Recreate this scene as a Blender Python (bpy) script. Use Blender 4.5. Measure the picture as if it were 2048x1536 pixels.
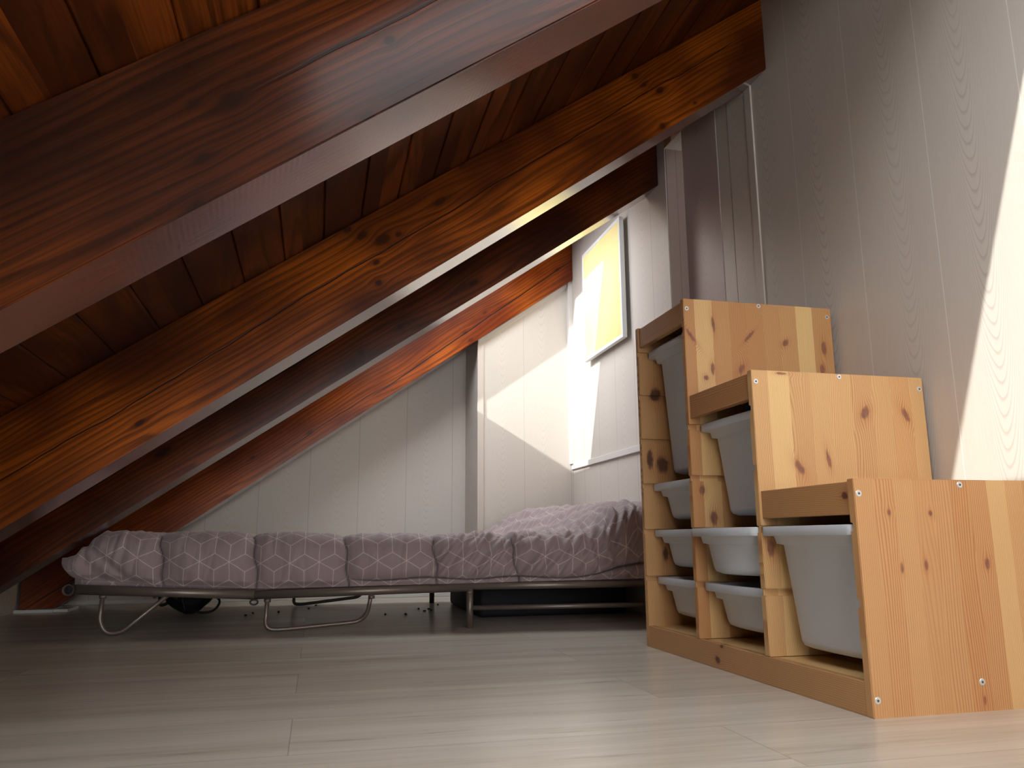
import bpy, bmesh, math, random
from mathutils import Vector, Matrix, noise
random.seed(7)
for o in list(bpy.data.objects): bpy.data.objects.remove(o)
S = bpy.context.scene
COL = S.collection

# ------------------------------------------------------------------ camera
cd = bpy.data.cameras.new('camera'); cam = bpy.data.objects.new('camera', cd); COL.objects.link(cam)
cam.location = (-0.91004, -1.20513, 0.29752)
cam.rotation_euler = (1.764386, 0.0062035, -0.2394176)
cd.sensor_fit = 'HORIZONTAL'; cd.sensor_width = 36.0
cd.lens = 36.0 * 1574.308 / 2048.0
cd.clip_start = 0.02; cd.clip_end = 100
S.camera = cam
# ------------------------------------------------------------------ sky, sun, exposure
S.view_settings.view_transform = 'Standard'; S.view_settings.look = 'None'
S.view_settings.gamma = 1.0; S.view_settings.use_curve_mapping = False
S.view_settings.exposure = 1.08
S.cycles.use_adaptive_sampling = True; S.cycles.adaptive_threshold = 0.05
S.cycles.max_bounces = 8; S.cycles.diffuse_bounces = 4; S.cycles.glossy_bounces = 3; S.cycles.transmission_bounces = 2
S.cycles.caustics_reflective = False
W = bpy.data.worlds.new('sky'); S.world = W; W.use_nodes = True
bg = W.node_tree.nodes['Background']
bg.inputs['Color'].default_value = (0.97, 0.965, 1.0, 1); bg.inputs['Strength'].default_value = 4.9
sd = bpy.data.lights.new('sun', 'SUN'); sun = bpy.data.objects.new('sun', sd); COL.objects.link(sun)
sd.energy = 2.4; sd.angle = math.radians(0.6); sd.color = (1.0, 0.975, 0.92)
SUN = Vector((1.0, 0.5, -0.607)).normalized()
sun.rotation_euler = SUN.to_track_quat('-Z', 'Y').to_euler(); sun.location = (-3, -1, 4)
# roof lights: (x0, x1, y0, y1) of the openings in the ceiling plane
def ceil_z(x, y): return 1.75 + 0.70 * x - 0.018 * y
HOLES = [(-0.772, 0.05, 1.885, 2.45), (-0.945, -0.19, -0.93, -0.368), (-1.02, -0.19, -2.6, -1.9)]  # last opening, behind the viewer, is added as fill light
for i, (x0, x1, y0, y1) in enumerate(HOLES):         # sky portals in the three openings
    pd = bpy.data.lights.new('roof_light_portal', 'AREA'); po = bpy.data.objects.new('roof_light_portal', pd); COL.objects.link(po)
    pd.shape = 'RECTANGLE'; pd.size = (x1 - x0) / math.cos(math.atan(0.7)) ; pd.size_y = y1 - y0
    pd.cycles.is_portal = True
    xm, ym = (x0 + x1) / 2, (y0 + y1) / 2
    po.location = (xm, ym, ceil_z(xm, ym) + 0.08)
    po.rotation_euler = (0, -math.atan(0.7), 0)

FW = (-1.50, 0.40, 0.10, 1.40)                       # unseen window added for fill light, gable wall behind the viewer: x0, x1, z0, z1
pd = bpy.data.lights.new('fill_window_portal', 'AREA'); po = bpy.data.objects.new('fill_window_portal', pd); COL.objects.link(po)
pd.shape = 'RECTANGLE'; pd.size = FW[1] - FW[0]; pd.size_y = FW[3] - FW[2]; pd.cycles.is_portal = True
po.location = ((FW[0] + FW[1]) / 2, -3.2 - 0.1, (FW[2] + FW[3]) / 2); po.rotation_euler = (math.radians(90), 0, 0)
# ------------------------------------------------------------------ node helper
class V:
    def __init__(s, g, x): s.g = g; s.x = x
    def _b(s, op, o, r=False): return s.g.m(op, o, s) if r else s.g.m(op, s, o)
    def __add__(s, o): return s._b('ADD', o)
    __radd__ = __add__
    def __sub__(s, o): return s._b('SUBTRACT', o)
    def __rsub__(s, o): return s._b('SUBTRACT', o, True)
    def __mul__(s, o): return s._b('MULTIPLY', o)
    __rmul__ = __mul__
    def __truediv__(s, o): return s._b('DIVIDE', o)
    def __pow__(s, o): return s._b('POWER', o)
class G:
    def __init__(g, name):
        g.mat = bpy.data.materials.new(name); g.mat.use_nodes = True
        g.t = g.mat.node_tree; g.n = g.t.nodes; g.l = g.t.links
        g.bsdf = g.n['Principled BSDF']
    def put(g, sock, v):
        if isinstance(v, V): g.l.new(v.x, sock)
        elif isinstance(v, (tuple, list)) and len(v) == 3 and sock.type == 'RGBA': sock.default_value = (*v, 1)
        else: sock.default_value = v
    def m(g, op, *a):
        n = g.n.new('ShaderNodeMath'); n.operation = op
        for i, v in enumerate(a): g.put(n.inputs[i], v)
        return V(g, n.outputs[0])
    def coords(g, kind='Object'):
        tc = g.n.new('ShaderNodeTexCoord'); sp = g.n.new('ShaderNodeSeparateXYZ')
        g.l.new(tc.outputs[kind], sp.inputs[0])
        return [V(g, sp.outputs[i]) for i in range(3)]
    def vec(g, x, y, z):
        c = g.n.new('ShaderNodeCombineXYZ')
        for i, v in enumerate((x, y, z)): g.put(c.inputs[i], v)
        return V(g, c.outputs[0])
    def noise(g, x, y, z, scale=1.0, detail=2.0, rough=0.5, col=False):
        n = g.n.new('ShaderNodeTexNoise'); g.put(n.inputs['Vector'], g.vec(x, y, z))
        n.inputs['Scale'].default_value = scale; n.inputs['Detail'].default_value = detail; n.inputs['Roughness'].default_value = rough
        return V(g, n.outputs['Fac'])
    def rnd(g, w):
        n = g.n.new('ShaderNodeTexWhiteNoise'); n.noise_dimensions = '1D'; g.put(n.inputs['W'], w)
        return V(g, n.outputs['Value'])
    def smooth(g, v, a, b):
        n = g.n.new('ShaderNodeMapRange'); n.interpolation_type = 'SMOOTHSTEP'
        g.put(n.inputs[0], v); n.inputs[1].default_value = a; n.inputs[2].default_value = b
        n.inputs[3].default_value = 0; n.inputs[4].default_value = 1
        return V(g, n.outputs[0])
    def mix(g, f, a, b):
        n = g.n.new('ShaderNodeMix'); n.data_type = 'RGBA'
        g.put(n.inputs[0], f); g.put(n.inputs[6], a); g.put(n.inputs[7], b)
        return V(g, n.outputs[2])
    def fract(g, v): return g.m('FRACT', v)
    def floor(g, v): return g.m('FLOOR', v)
    def abs(g, v): return g.m('ABSOLUTE', v)
    def exp(g, v): return g.m('EXPONENT', v)
    def bump(g, h, strength=0.3, dist=0.002):
        b = g.n.new('ShaderNodeBump'); b.inputs['Strength'].default_value = strength; b.inputs['Distance'].default_value = dist
        g.put(b.inputs['Height'], h); g.l.new(b.outputs[0], g.bsdf.inputs['Normal']); g.l.new(b.outputs[0], g.bsdf.inputs['Coat Normal'])
    def out(g, color, rough=0.5, **k):
        g.put(g.bsdf.inputs['Base Color'], color); g.put(g.bsdf.inputs['Roughness'], rough)
        for a, v in k.items(): g.put(g.bsdf.inputs[a.replace('_', ' ')], v)
        return g.mat
def srgb(r, g, b):
    f = lambda c: (c / 255 / 12.92) if c <= 10 else ((c / 255 + 0.055) / 1.055) ** 2.4
    return (f(r), f(g), f(b))
def plain(name, c, rough=0.5, metal=0.0):
    g = G(name); x, y, z = g.coords()
    n = g.noise(x, y, z, 60, 3)
    return g.out(g.mix(n * 0.25, c, tuple(v * 0.8 for v in c)), rough, Metallic=metal)

# knots warp the grain about them and have a dark core: (across, along, radius across, radius along, strength)
def knot_field(g, a, l, knots):
    warp = None; core = None; halo = None; kn = g.noise(a * 90.0, l * 60.0, 0.0, 1.0, 2.0)
    for (ka, kl, ra, rl, *s) in knots:
        dl = (l - kl); da = (a - ka) + dl * (s[0] if s else 0.0)
        d2 = (da / ra) * (da / ra) + (dl / rl) * (dl / rl)
        e = g.exp(d2 * -0.16)
        w = (a - ka) * e * -0.75
        d = g.m('SQRT', d2) + (kn - 0.5) * 0.9
        c = 1.0 - g.smooth(d, 0.55, 1.25); h = g.exp(d2 * -0.35)
        warp = w if warp is None else warp + w
        c = c; core = c if core is None else g.m('MAXIMUM', core, c)
        halo = h if halo is None else g.m('MAXIMUM', halo, h)
    return warp, core, halo

def pine(name, across, along, knots=(), strip=0.062, seed=0.0, dark=1.0, pale=0.0, kd=srgb(92, 56, 50), kl_=srgb(158, 106, 84), var=1.0):
    """glued pine: narrow staves of different tone, fine grain lines, knots"""
    g = G(name); c = g.coords(); a, l = c[across], c[along]; t = c[3 - across - along]
    u = (a + 3.0 + t * 0.6) / strip
    wob = g.rnd(g.floor(u) + seed)
    sid = g.floor(u) + seed; r1 = g.rnd(sid); r2 = g.rnd(sid + 31.7); r3 = g.rnd(sid + 77.1)
    warp, core, halo = knot_field(g, a, l, knots) if knots else (0.0, 0.0, 0.0)
    aw = a + warp
    n1 = g.noise(aw * 9.0, l * 1.3, sid * 3.7, 1.0, 1.5)
    n2 = g.noise(aw * 40.0, l * 2.0, sid * 1.7, 1.0, 2.0)
    ring = aw * (r3 * 120.0 + 190.0) + r2 * 9.0 + n1 * 13.0 * (r1 * r1 * 1.6 + 0.25) + n2 * 1.3
    f = g.fract(ring)
    line = g.smooth(f, 0.38, 0.90) * (1.0 - g.smooth(f, 0.92, 1.0))
    fine = g.noise(aw * 420.0, l * 6.0, t * 300.0, 1.0, 2.0)
    base = g.mix(r1 * var + 0.5 * (1.0 - var), srgb(212, 171, 118), srgb(184, 133, 86))
    base = g.mix(g.smooth(r3, 0.66, 0.80) * (0.8 * var), base, srgb(236, 204, 144)); base = g.mix(g.smooth(r2, 0.80, 0.92) * (0.6 * var), base, srgb(188, 122, 70))
    base = g.mix(pale, base, srgb(240, 208, 148))
    col = g.mix(line * (0.30 + 0.42 * r2), base, srgb(152, 92, 48))
    col = g.mix(fine * 0.16, col, srgb(170, 108, 60))
    if knots:
        col = g.mix(halo * 0.42, col, srgb(164, 92, 50))
        kr = g.noise(a * 130.0, l * 70.0, t, 1.0, 3.0)
        kc = g.mix(kr, kd, kl_)
        col = g.mix(core * 0.88, col, kc)
    if dark != 1.0: col = g.mix(1.0 - dark, col, srgb(120, 66, 34))  # dark puts the shade of the unit's front into the pine
    g.bump(g.noise(a * 420.0, l * 6.0, t * 300.0, 1.0, 1.0), 0.08, 0.0005)
    return g.out(col, 0.42, Specular_IOR_Level=0.4)

def stained(name, along=0, across=2, thick=1, knots=(), cracks=(), lo=srgb(58, 22, 9), hi=srgb(150, 72, 26), ringf=70.0, rough=0.3, stave=None, spec=0.4, saw=False, coat=0.0):
    """dark varnished spruce"""
    g = G(name); c = g.coords(); l, a, t = c[along], c[across], c[thick]
    sid = 0.0
    if stave: sid = g.floor((l if stave[0] == 'l' else a) / stave[1] + 100.0)
    warp, core, halo = knot_field(g, a, l, knots) if knots else (0.0, 0.0, 0.0)
    aw = a + warp
    n1 = g.noise(aw * 5.0, l * 0.8, t * 4.0 + sid * 5.3, 1.0, 2.0)
    n2 = g.noise(aw * 45.0, l * 1.6, t * 40.0 + sid, 1.0, 2.0)
    n3 = g.noise(aw * 3.0, l * 1.7, t * 3.0 + sid * 9.1, 1.0, 3.0)
    d = g.m('SQRT', (aw + 0.03) * (aw + 0.03) + t * t * 0.7)
    f = g.fract(d * ringf + n1 * 11.0 + n2 * 1.2)
    line = g.smooth(f, 0.25, 0.85) * (1.0 - g.smooth(f, 0.85, 1.0))
    fine = g.noise(aw * 300.0, l * 4.0, t * 300.0, 1.0, 2.0)
    col = g.mix(g.smooth(n3, 0.36, 0.66), lo, hi)
    col = g.mix(line * 0.62, col, tuple(v * 0.42 for v in lo))
    col = g.mix(g.smooth(fine, 0.35, 0.7) * 0.5, col, tuple(v * 0.6 for v in lo))
    if stave: col = g.mix(g.rnd(sid + 3.3) * 0.5, col, tuple(v * 0.8 for v in lo))
    if knots:
        col = g.mix(halo * 0.62, col, tuple(v * 0.6 for v in lo))
        kr = g.noise(a * 160.0, l * 120.0, t, 1.0, 3.0)
        col = g.mix(core * 0.95, col, g.mix(kr, (0.010, 0.004, 0.002), tuple(v * 0.95 for v in lo)))
    h = g.noise(a * 260.0, l * 5.0, t * 260.0, 1.0, 1.0) * 0.6
    for (a0, slope, amp, w, l0, l1) in cracks:
        path = a - a0 - l * slope - (g.noise(l * 2.2, a0 * 50.0, 0.0, 1.0, 3.0, 0.6) - 0.5) * amp
        k = (1.0 - g.smooth(g.abs(path), w * 0.9, w * 1.7)) * g.smooth(l, l0, l0 + 0.15) * (1.0 - g.smooth(l, l1 - 0.15, l1))
        col = g.mix(k * 0.96, col, (0.004, 0.0015, 0.001)); h = h - k * 4.0
    if saw:
        h = h + g.m('SINE', l * 700.0 + a * 60.0) * 0.3 * g.smooth(g.noise(l * 3.0, a * 8.0, t * 8.0, 1.0, 2.0), 0.45, 0.6)
    g.bump(h, 0.12, 0.0012)
    return g.out(col, rough, Specular_IOR_Level=spec, Coat_Weight=coat, Coat_Roughness=0.17)

def panelling(name, across, base, lines, seam, seamw=0.0014, pitch=0.25, off=0.0, rough=0.45, amount=0.32, horiz=False, mixed=False):
    """wood-grain laminate panelling: straight grain at board edges, nested cathedral arches in the middle"""
    g = G(name); c = g.coords(); a = c[across]; z = c[2]
    if mixed: a = c[0] + c[1]
    if horiz: a, z = z, c[1]
    b = (a - off) / pitch + 50.0
    sid = g.floor(b); du = (g.fract(b) - 0.5) * pitch
    r = g.rnd(sid); r2 = g.rnd(sid + 9.0)
    du = du + (r - 0.5) * 0.07
    n = g.noise(a * 7.0, z * 1.1, sid, 1.0, 2.0)
    n2 = g.noise(a * 60.0, z * 3.0, sid, 1.0, 2.0)
    val = z * 0.9 - du * du * (62.0 + r2 * 36.0) + n * 0.20 + n2 * 0.008 + r * 5.0
    f = g.fract(val * 30.0)
    ln = g.smooth(f, 0.6, 0.88) * (1.0 - g.smooth(f, 0.9, 1.0))
    pores = g.smooth(g.noise(a * 420.0, z * 9.0, sid, 1.0, 2.0), 0.48, 0.72)
    strength = g.smooth(g.noise(a * 14.0, z * 1.5, sid + 7.0, 1.0, 2.0), 0.25, 0.75)
    col = g.mix(ln * amount * (0.45 + 0.55 * strength) + pores * 0.22 * amount, base, lines)
    e = g.abs(g.fract(b + 0.5) - 0.5) * pitch
    sm = 1.0 - g.smooth(e, seamw * 0.5, seamw)
    col = g.mix(sm * 0.85, col, seam)
    g.bump(sm * -3.0, 0.12, 0.001)
    return g.out(col, rough, Specular_IOR_Level=0.35)

WALL_C = srgb(210, 203, 193); WALL_L = srgb(170, 156, 146)
M = {}
M['wall_right'] = panelling('panelling_right', 1, WALL_C, WALL_L, (0.85, 0.84, 0.80), 0.0013, 0.2555, 0.230, amount=0.45)
M['wall_back'] = panelling('panelling_back', 0, WALL_C, WALL_L, srgb(160, 150, 142), 0.0013, 0.25, -1.455)
M['wall_nook'] = panelling('panelling_nook', 0, WALL_C, WALL_L, srgb(176, 168, 160), 0.0012, 0.25, 0.112 + 2.70, amount=0.3, mixed=True)
M['wall_head'] = panelling('panelling_head', 1, WALL_C, WALL_L, srgb(140, 132, 128), 0.0012, 0.225, 1.623 + 0.375, amount=0.3, mixed=True)
M['wall_left'] = panelling('panelling_left', 1, WALL_C, WALL_L, srgb(150, 140, 130), 0.0012, 0.2, 0.0, horiz=True)
M['trim'] = panelling('trim_laminate', 1, srgb(206, 197, 186), srgb(170, 156, 142), srgb(206, 197, 186), 0.001, 0.4, 0.1, amount=0.4, mixed=True)
M['white_trim'] = plain('white_trim', srgb(222, 218, 212), 0.4)
M['dark'] = plain('hole_shade', (0.01, 0.008, 0.008), 0.8)

# ------------------------------------------------------------------ mesh helpers
def link(name, bm, mat, parent=None, smooth=False, loc=None, recalc=True):
    me = bpy.data.meshes.new(name)
    if recalc: bmesh.ops.recalc_face_normals(bm, faces=bm.faces)
    bm.to_mesh(me); bm.free()
    o = bpy.data.objects.new(name, me); COL.objects.link(o)
    for m in (mat if isinstance(mat, (list, tuple)) else [mat]): me.materials.append(m)
    if smooth:
        for p in me.polygons: p.use_smooth = True
    if parent: o.parent = parent
    if loc: o.location = loc
    return o
def box(bm, x0, x1, y0, y1, z0, z1, bev=0.0):
    r = bmesh.ops.create_cube(bm, size=1)
    vs = r['verts']
    for v in vs: v.co = Vector(((x0 + x1) / 2 + v.co.x * (x1 - x0), (y0 + y1) / 2 + v.co.y * (y1 - y0), (z0 + z1) / 2 + v.co.z * (z1 - z0)))
    if bev:
        es = list({e for v in vs for e in v.link_edges})
        bmesh.ops.bevel(bm, geom=es, offset=bev, segments=2, affect='EDGES', profile=0.5)
def prism(bm, pts, axis, a, b):
    """closed polygon pts (two coordinates) extruded along axis from a to b"""
    def mk(p, t):
        if axis == 0: return (t, p[0], p[1])
        if axis == 1: return (p[0], t, p[1])
        return (p[0], p[1], t)
    v0 = [bm.verts.new(mk(p, a)) for p in pts]; v1 = [bm.verts.new(mk(p, b)) for p in pts]
    n = len(pts); fs = [bm.faces.new(v0), bm.faces.new(v1[::-1])]
    for i in range(n): fs.append(bm.faces.new((v0[i], v0[(i + 1) % n], v1[(i + 1) % n], v1[i])))
    return v0 + v1
def tube(bm, pts, r, seg=12, caps=True, r_end=None):
    pts = [Vector(p) for p in pts]; rings = []
    up = Vector((0, 0, 1)); prev = None
    for i, p in enumerate(pts):
        if i == 0: d = pts[1] - p
        elif i == len(pts) - 1: d = p - pts[i - 1]
        else: d = (pts[i + 1] - p).normalized() + (p - pts[i - 1]).normalized()
        d.normalize()
        if prev is None:
            s = d.cross(up if abs(d.z) < 0.9 else Vector((1, 0, 0))).normalized()
        else:
            s = (prev - d * prev.dot(d)).normalized()
        prev = s; q = d.cross(s)
        rr = r if r_end is None else r + (r_end - r) * i / (len(pts) - 1)
        rings.append([bm.verts.new(p + s * math.cos(2 * math.pi * k / seg) * rr + q * math.sin(2 * math.pi * k / seg) * rr) for k in range(seg)])
    for a, b in zip(rings, rings[1:]):
        for k in range(seg): bm.faces.new((a[k], a[(k + 1) % seg], b[(k + 1) % seg], b[k]))
    if caps: bm.faces.new(rings[0][::-1]); bm.faces.new(rings[-1])
    return rings
def fillet(pts, rad, n=7):
    """round the inner corners of a polyline"""
    pts = [Vector(p) for p in pts]; out = [pts[0]]
    for i in range(1, len(pts) - 1):
        a, b, c = pts[i - 1], pts[i], pts[i + 1]
        da = (a - b); dc = (c - b); r = min(rad, da.length * 0.49, dc.length * 0.49)
        p, q = b + da.normalized() * r, b + dc.normalized() * r
        for k in range(n + 1):
            t = k / n; out.append(p * (1 - t) ** 2 + b * 2 * t * (1 - t) + q * t * t)
    out.append(pts[-1]); return out
def struct(o): o['kind'] = 'structure'; return o
def tag(o, label, cat, group=None):
    o['label'] = label; o['category'] = cat
    if group: o['group'] = group
    return o
def empty(name, loc=(0, 0, 0)):
    o = bpy.data.objects.new(name, None); COL.objects.link(o); o.location = loc; o.empty_display_size = 0.1
    return o

# ------------------------------------------------------------------ room shell
XR, XH, YN, YB, XL, YF = 0.455, 0.375, 2.70, 3.05, -2.135, -3.2
NK = -0.132
# floor: pale laminate planks running along x
g = G('laminate_floor'); x, y, z = g.coords()
pw = 0.236; row = g.floor((y - 0.022) / pw + 40.0); fr = g.fract((y - 0.022) / pw + 40.0)
r = g.rnd(row); xs = (x + 0.937 + (row - g.floor(row / 2.0) * 2.0) * 0.62) / 1.29 + 20.0
pid = row * 17.0 + g.floor(xs); r1 = g.rnd(pid)
n1 = g.noise(x * 0.9, y * 9.0, pid * 3.1, 1.0, 3.0, 0.6)
n2 = g.noise(x * 3.0, y * 60.0, pid, 1.0, 3.0, 0.6)
n3 = g.noise(x * 6.0, y * 260.0, pid, 1.0, 2.0)
n4 = g.noise(x * 2.2, y * 26.0, pid * 1.3, 1.0, 4.0, 0.65)
col = g.mix(g.smooth(n1, 0.3, 0.7), srgb(222, 217, 204), srgb(198, 190, 175))
col = g.mix(g.smooth(n2, 0.35, 0.75) * 0.5, col, srgb(222, 216, 204))
col = g.mix(g.smooth(n4, 0.58, 0.78) * 0.7, col, srgb(142, 130, 114))
col = g.mix(n3 * 0.25, col, srgb(165, 154, 140))
col = g.mix(r1 * 0.22, col, srgb(184, 172, 158))
ey = g.m('MINIMUM', fr, 1.0 - fr) * pw; fx = g.fract(xs); ex = g.m('MINIMUM', fx, 1.0 - fx) * 1.29
jn = 1.0 - g.smooth(g.m('MINIMUM', ey, ex), 0.0004, 0.0012)
col = g.mix(jn * 0.4, col, srgb(120, 108, 96))
rip = g.noise(x * 12.0, y * 160.0, 0.0, 1.0, 3.0, 0.6); gri = g.noise(x * 260.0, y * 420.0, 0.0, 1.0, 2.0)
g.bump(rip * 1.0 + gri * 0.6 - jn * 2.0, 0.25, 0.0008)
M['floor'] = g.out(col, 0.25, Specular_IOR_Level=0.55)
bm = bmesh.new(); box(bm, -2.4, 0.75, YF - 0.2, 3.3, -0.12, 0.0); struct(link('floor', bm, M['floor']))

bm = bmesh.new(); box(bm, XR, 0.75, YF - 0.2, 1.465, -0.1, 2.6); struct(link('wall_right', bm, M['wall_right']))
bm = bmesh.new(); box(bm, XH, 0.75, 1.465, YN + 0.02, -0.1, 2.6); struct(link('wall_head', bm, M['wall_head']))
bm = bmesh.new(); box(bm, NK, 0.75, 2.777, YB + 0.05, -0.1, 2.6)
prism(bm, [(NK, -0.1), (0.75, -0.1), (0.75, 0.6958 * 0.75 + 1.3965), (NK, 0.6958 * NK + 1.3965)], 1, YN, 2.777); struct(link('wall_nook', bm, M['wall_nook']))
bm = bmesh.new(); box(bm, -2.4, 0.2, YB, YB + 0.2, -0.1, 2.2); struct(link('wall_back', bm, M['wall_back']))
bm = bmesh.new(); box(bm, XL - 0.2, XL, YF - 0.2, YB + 0.1, -0.1, 0.6); struct(link('wall_left', bm, M['wall_left']))
bm = bmesh.new()
for b in ((-2.4, FW[0], -0.1, 2.6), (FW[1], 0.75, -0.1, 2.6), (FW[0], FW[1], -0.1, FW[2]), (FW[0], FW[1], FW[3], 2.6)): box(bm, b[0], b[1], YF - 0.2, YF, b[2], b[3])
struct(link('wall_front', bm, M['wall_back']))

# ceiling: stained boards running along y, cut round the roof lights
M['boards'] = stained('ceiling_boards', along=1, across=0, thick=2, lo=srgb(60, 25, 7), hi=srgb(124, 61, 17), ringf=40.0, rough=0.4, stave=('a', 0.0975), spec=0.18)
bm = bmesh.new()
def cells(lo, hi, cuts):
    c = sorted({lo, hi, *[k for k in cuts if lo < k < hi]})
    return list(zip(c, c[1:]))
def inhole(xa, xb, ya, yb, e=0.0):
    return any(x0 - e - 1e-6 <= xa and xb <= x1 + e + 1e-6 and y0 - e - 1e-6 <= ya and yb <= y1 + e + 1e-6 for x0, x1, y0, y1 in HOLES)
pitch, x_first = 0.0975, -1.313 - 0.0975 * 11
def cp(x, y, h): return (x, y, ceil_z(x, y) + h)
def board(bm, xa, xb, ya, yb, ca, cb, th):
    prof = [(xa, th), (xa, 0.004 if ca else 0.0)] + ([(xa + 0.0032, 0.0)] if ca else []) + ([(xb - 0.0032, 0.0)] if cb else []) + [(xb, 0.004 if cb else 0.0), (xb, th)]
    v0 = [bm.verts.new(cp(px, ya, ph)) for px, ph in prof]; v1 = [bm.verts.new(cp(px, yb, ph)) for px, ph in prof]
    n = len(prof); bm.faces.new(v0); bm.faces.new(v1[::-1])
    for i in range(n): bm.faces.new((v0[i], v0[(i + 1) % n], v1[(i + 1) % n], v1[i]))
hx = [k for h in HOLES for k in h[:2]]; hy = [k for h in HOLES for k in h[2:]]
k = 0
while x_first + k * pitch < XR + 0.05:
    xa = x_first + k * pitch; xb = xa + pitch; k += 1
    for (a, b) in cells(xa + 0.0006, xb - 0.0006, hx):
        run = []
        for (c, d) in cells(YF - 0.1, YB + 0.1, hy):
            if inhole(a, b, c, d): continue
            if run and abs(run[-1][1] - c) < 1e-6: run[-1][1] = d
            else: run.append([c, d])
        for c, d in run: board(bm, a, b, c, d, abs(a - xa) < 0.001, abs(b - xb) < 0.001, 0.018)
struct(link('ceiling', bm, M['boards']))
bm = bmesh.new(); e = 0.02
hx2 = [k for h in HOLES for k in (h[0] - e, h[1] + e)]; hy2 = [k for h in HOLES for k in (h[2] - e, h[3] + e)]
for (a, b) in cells(-2.5, 0.75, hx2):
    for (c, d) in cells(YF - 0.2, YB + 0.2, hy2):
        if inhole(a, b, c, d, e): continue
        v = [bm.verts.new(cp(px, py, h)) for h in (0.0185, 0.14) for px, py in ((a, c), (b, c), (b, d), (a, d))]
        for f in ((3, 2, 1, 0), (4, 5, 6, 7), (0, 1, 5, 4), (1, 2, 6, 5), (2, 3, 7, 6), (3, 0, 4, 7)): bm.faces.new([v[i] for i in f])
struct(link('roof', bm, plain('roof_deck', srgb(150, 120, 90), 0.8)))
# roof windows in the openings, the last one added for fill
g = G('window_glass'); tr = g.n.new('ShaderNodeBsdfTransparent'); tr.inputs[0].default_value = (0.96, 0.98, 0.98, 1)
gl = g.n.new('ShaderNodeBsdfGlossy'); gl.inputs['Roughness'].default_value = 0.02
mx = g.n.new('ShaderNodeMixShader'); mx.inputs[0].default_value = 0.05
g.l.new(tr.outputs[0], mx.inputs[1]); g.l.new(gl.outputs[0], mx.inputs[2]); g.l.new(mx.outputs[0], g.n['Material Output'].inputs['Surface'])
M['glass'] = g.mat
M['glass_tinted'] = g.mat.copy(); M['glass_tinted'].name = 'window_glass_tinted'  # darker pane added to weaken the light reaching the nook
for n_ in M['glass_tinted'].node_tree.nodes:
    if n_.type == 'BSDF_TRANSPARENT': n_.inputs[0].default_value = (0.90, 0.92, 0.94, 1)
for i, (x0, x1, y0, y1) in enumerate(HOLES):
    bm = bmesh.new()
    for (a, b, c, d) in ((x0 - 0.07, x0 - 0.019, y0 - 0.07, y1 + 0.07), (x1 + 0.019, x1 + 0.07, y0 - 0.07, y1 + 0.07), (x0 - 0.019, x1 + 0.019, y0 - 0.07, y0 - 0.019), (x0 - 0.019, x1 + 0.019, y1 + 0.019, y1 + 0.07)):
        v = [bm.verts.new(cp(px, py, h)) for h in (0.141, 0.18) for px, py in ((a, c), (b, c), (b, d), (a, d))]
        for f in ((3, 2, 1, 0), (4, 5, 6, 7), (0, 1, 5, 4), (1, 2, 6, 5), (2, 3, 7, 6), (3, 0, 4, 7)): bm.faces.new([v[q] for q in f])
    w = struct(link('window_%d' % (i + 1), bm, M['white_trim']))
    bm = bmesh.new()
    v = [bm.verts.new(cp(px, py, 0.165)) for px, py in ((x0 - 0.03, y0 - 0.03), (x1 + 0.03, y0 - 0.03), (x1 + 0.03, y1 + 0.03), (x0 - 0.03, y1 + 0.03))]
    bm.faces.new(v); link('window_pane', bm, M['glass_tinted' if i == 0 else 'glass'], w)

bm = bmesh.new(); ym = YF - 0.14
for b in ((FW[0], FW[0] + 0.05, FW[2], FW[3]), (FW[1] - 0.05, FW[1], FW[2], FW[3]), (FW[0], FW[1], FW[2], FW[2] + 0.05), (FW[0], FW[1], FW[3] - 0.05, FW[3]), (-0.08, -0.02, FW[2], FW[3])): box(bm, b[0], b[1], ym, ym + 0.05, b[2], b[3])
w = struct(link('window_4', bm, M['white_trim']))  # window added behind the viewer to brighten the room
bm = bmesh.new(); bm.faces.new([bm.verts.new(p) for p in ((FW[0], ym + 0.025, FW[2]), (FW[1], ym + 0.025, FW[2]), (FW[1], ym + 0.025, FW[3]), (FW[0], ym + 0.025, FW[3]))]); link('window_pane', bm, M['glass'], w)
# ------------------------------------------------------------------ rafters
def rafter(y0, w, k, c, xr, mat, under, label, up=0.29, xl=-2.122):
    x0 = (0.016 - c) / k
    xr -= 0.0005; pts = [(xl, ceil_z(xl, y0 + w) - 0.0005), (xl, 0.016), (max(x0, xl + 0.01), 0.016), (xr, k * xr + c), (xr, ceil_z(xr, y0 + w) - 0.0005)]
    bm = bmesh.new(); prism(bm, pts, 1, y0, y0 + w)
    bmesh.ops.bevel(bm, geom=list(bm.edges), offset=0.0025, segments=2, affect='EDGES')
    th = math.atan(k); mw = Matrix.Translation((xl, y0 + w / 2, k * xl + c)) @ Matrix.Rotation(-th, 4, 'Y')
    bm.transform(mw.inverted())
    bm.normal_update(); bmesh.ops.recalc_face_normals(bm, faces=bm.faces)
    for f in bm.faces:                               # lower face: copy whose gloss and tone carry its bright sheen
        if f.normal.z < -0.9: f.material_index = 1
    o = link('rafter', bm, [mat, under]); o.matrix_world = mw
    return tag(o, label, 'beam', 'rafters under the sloping ceiling')
LO, HI = srgb(52, 20, 5), srgb(128, 60, 12)
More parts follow.
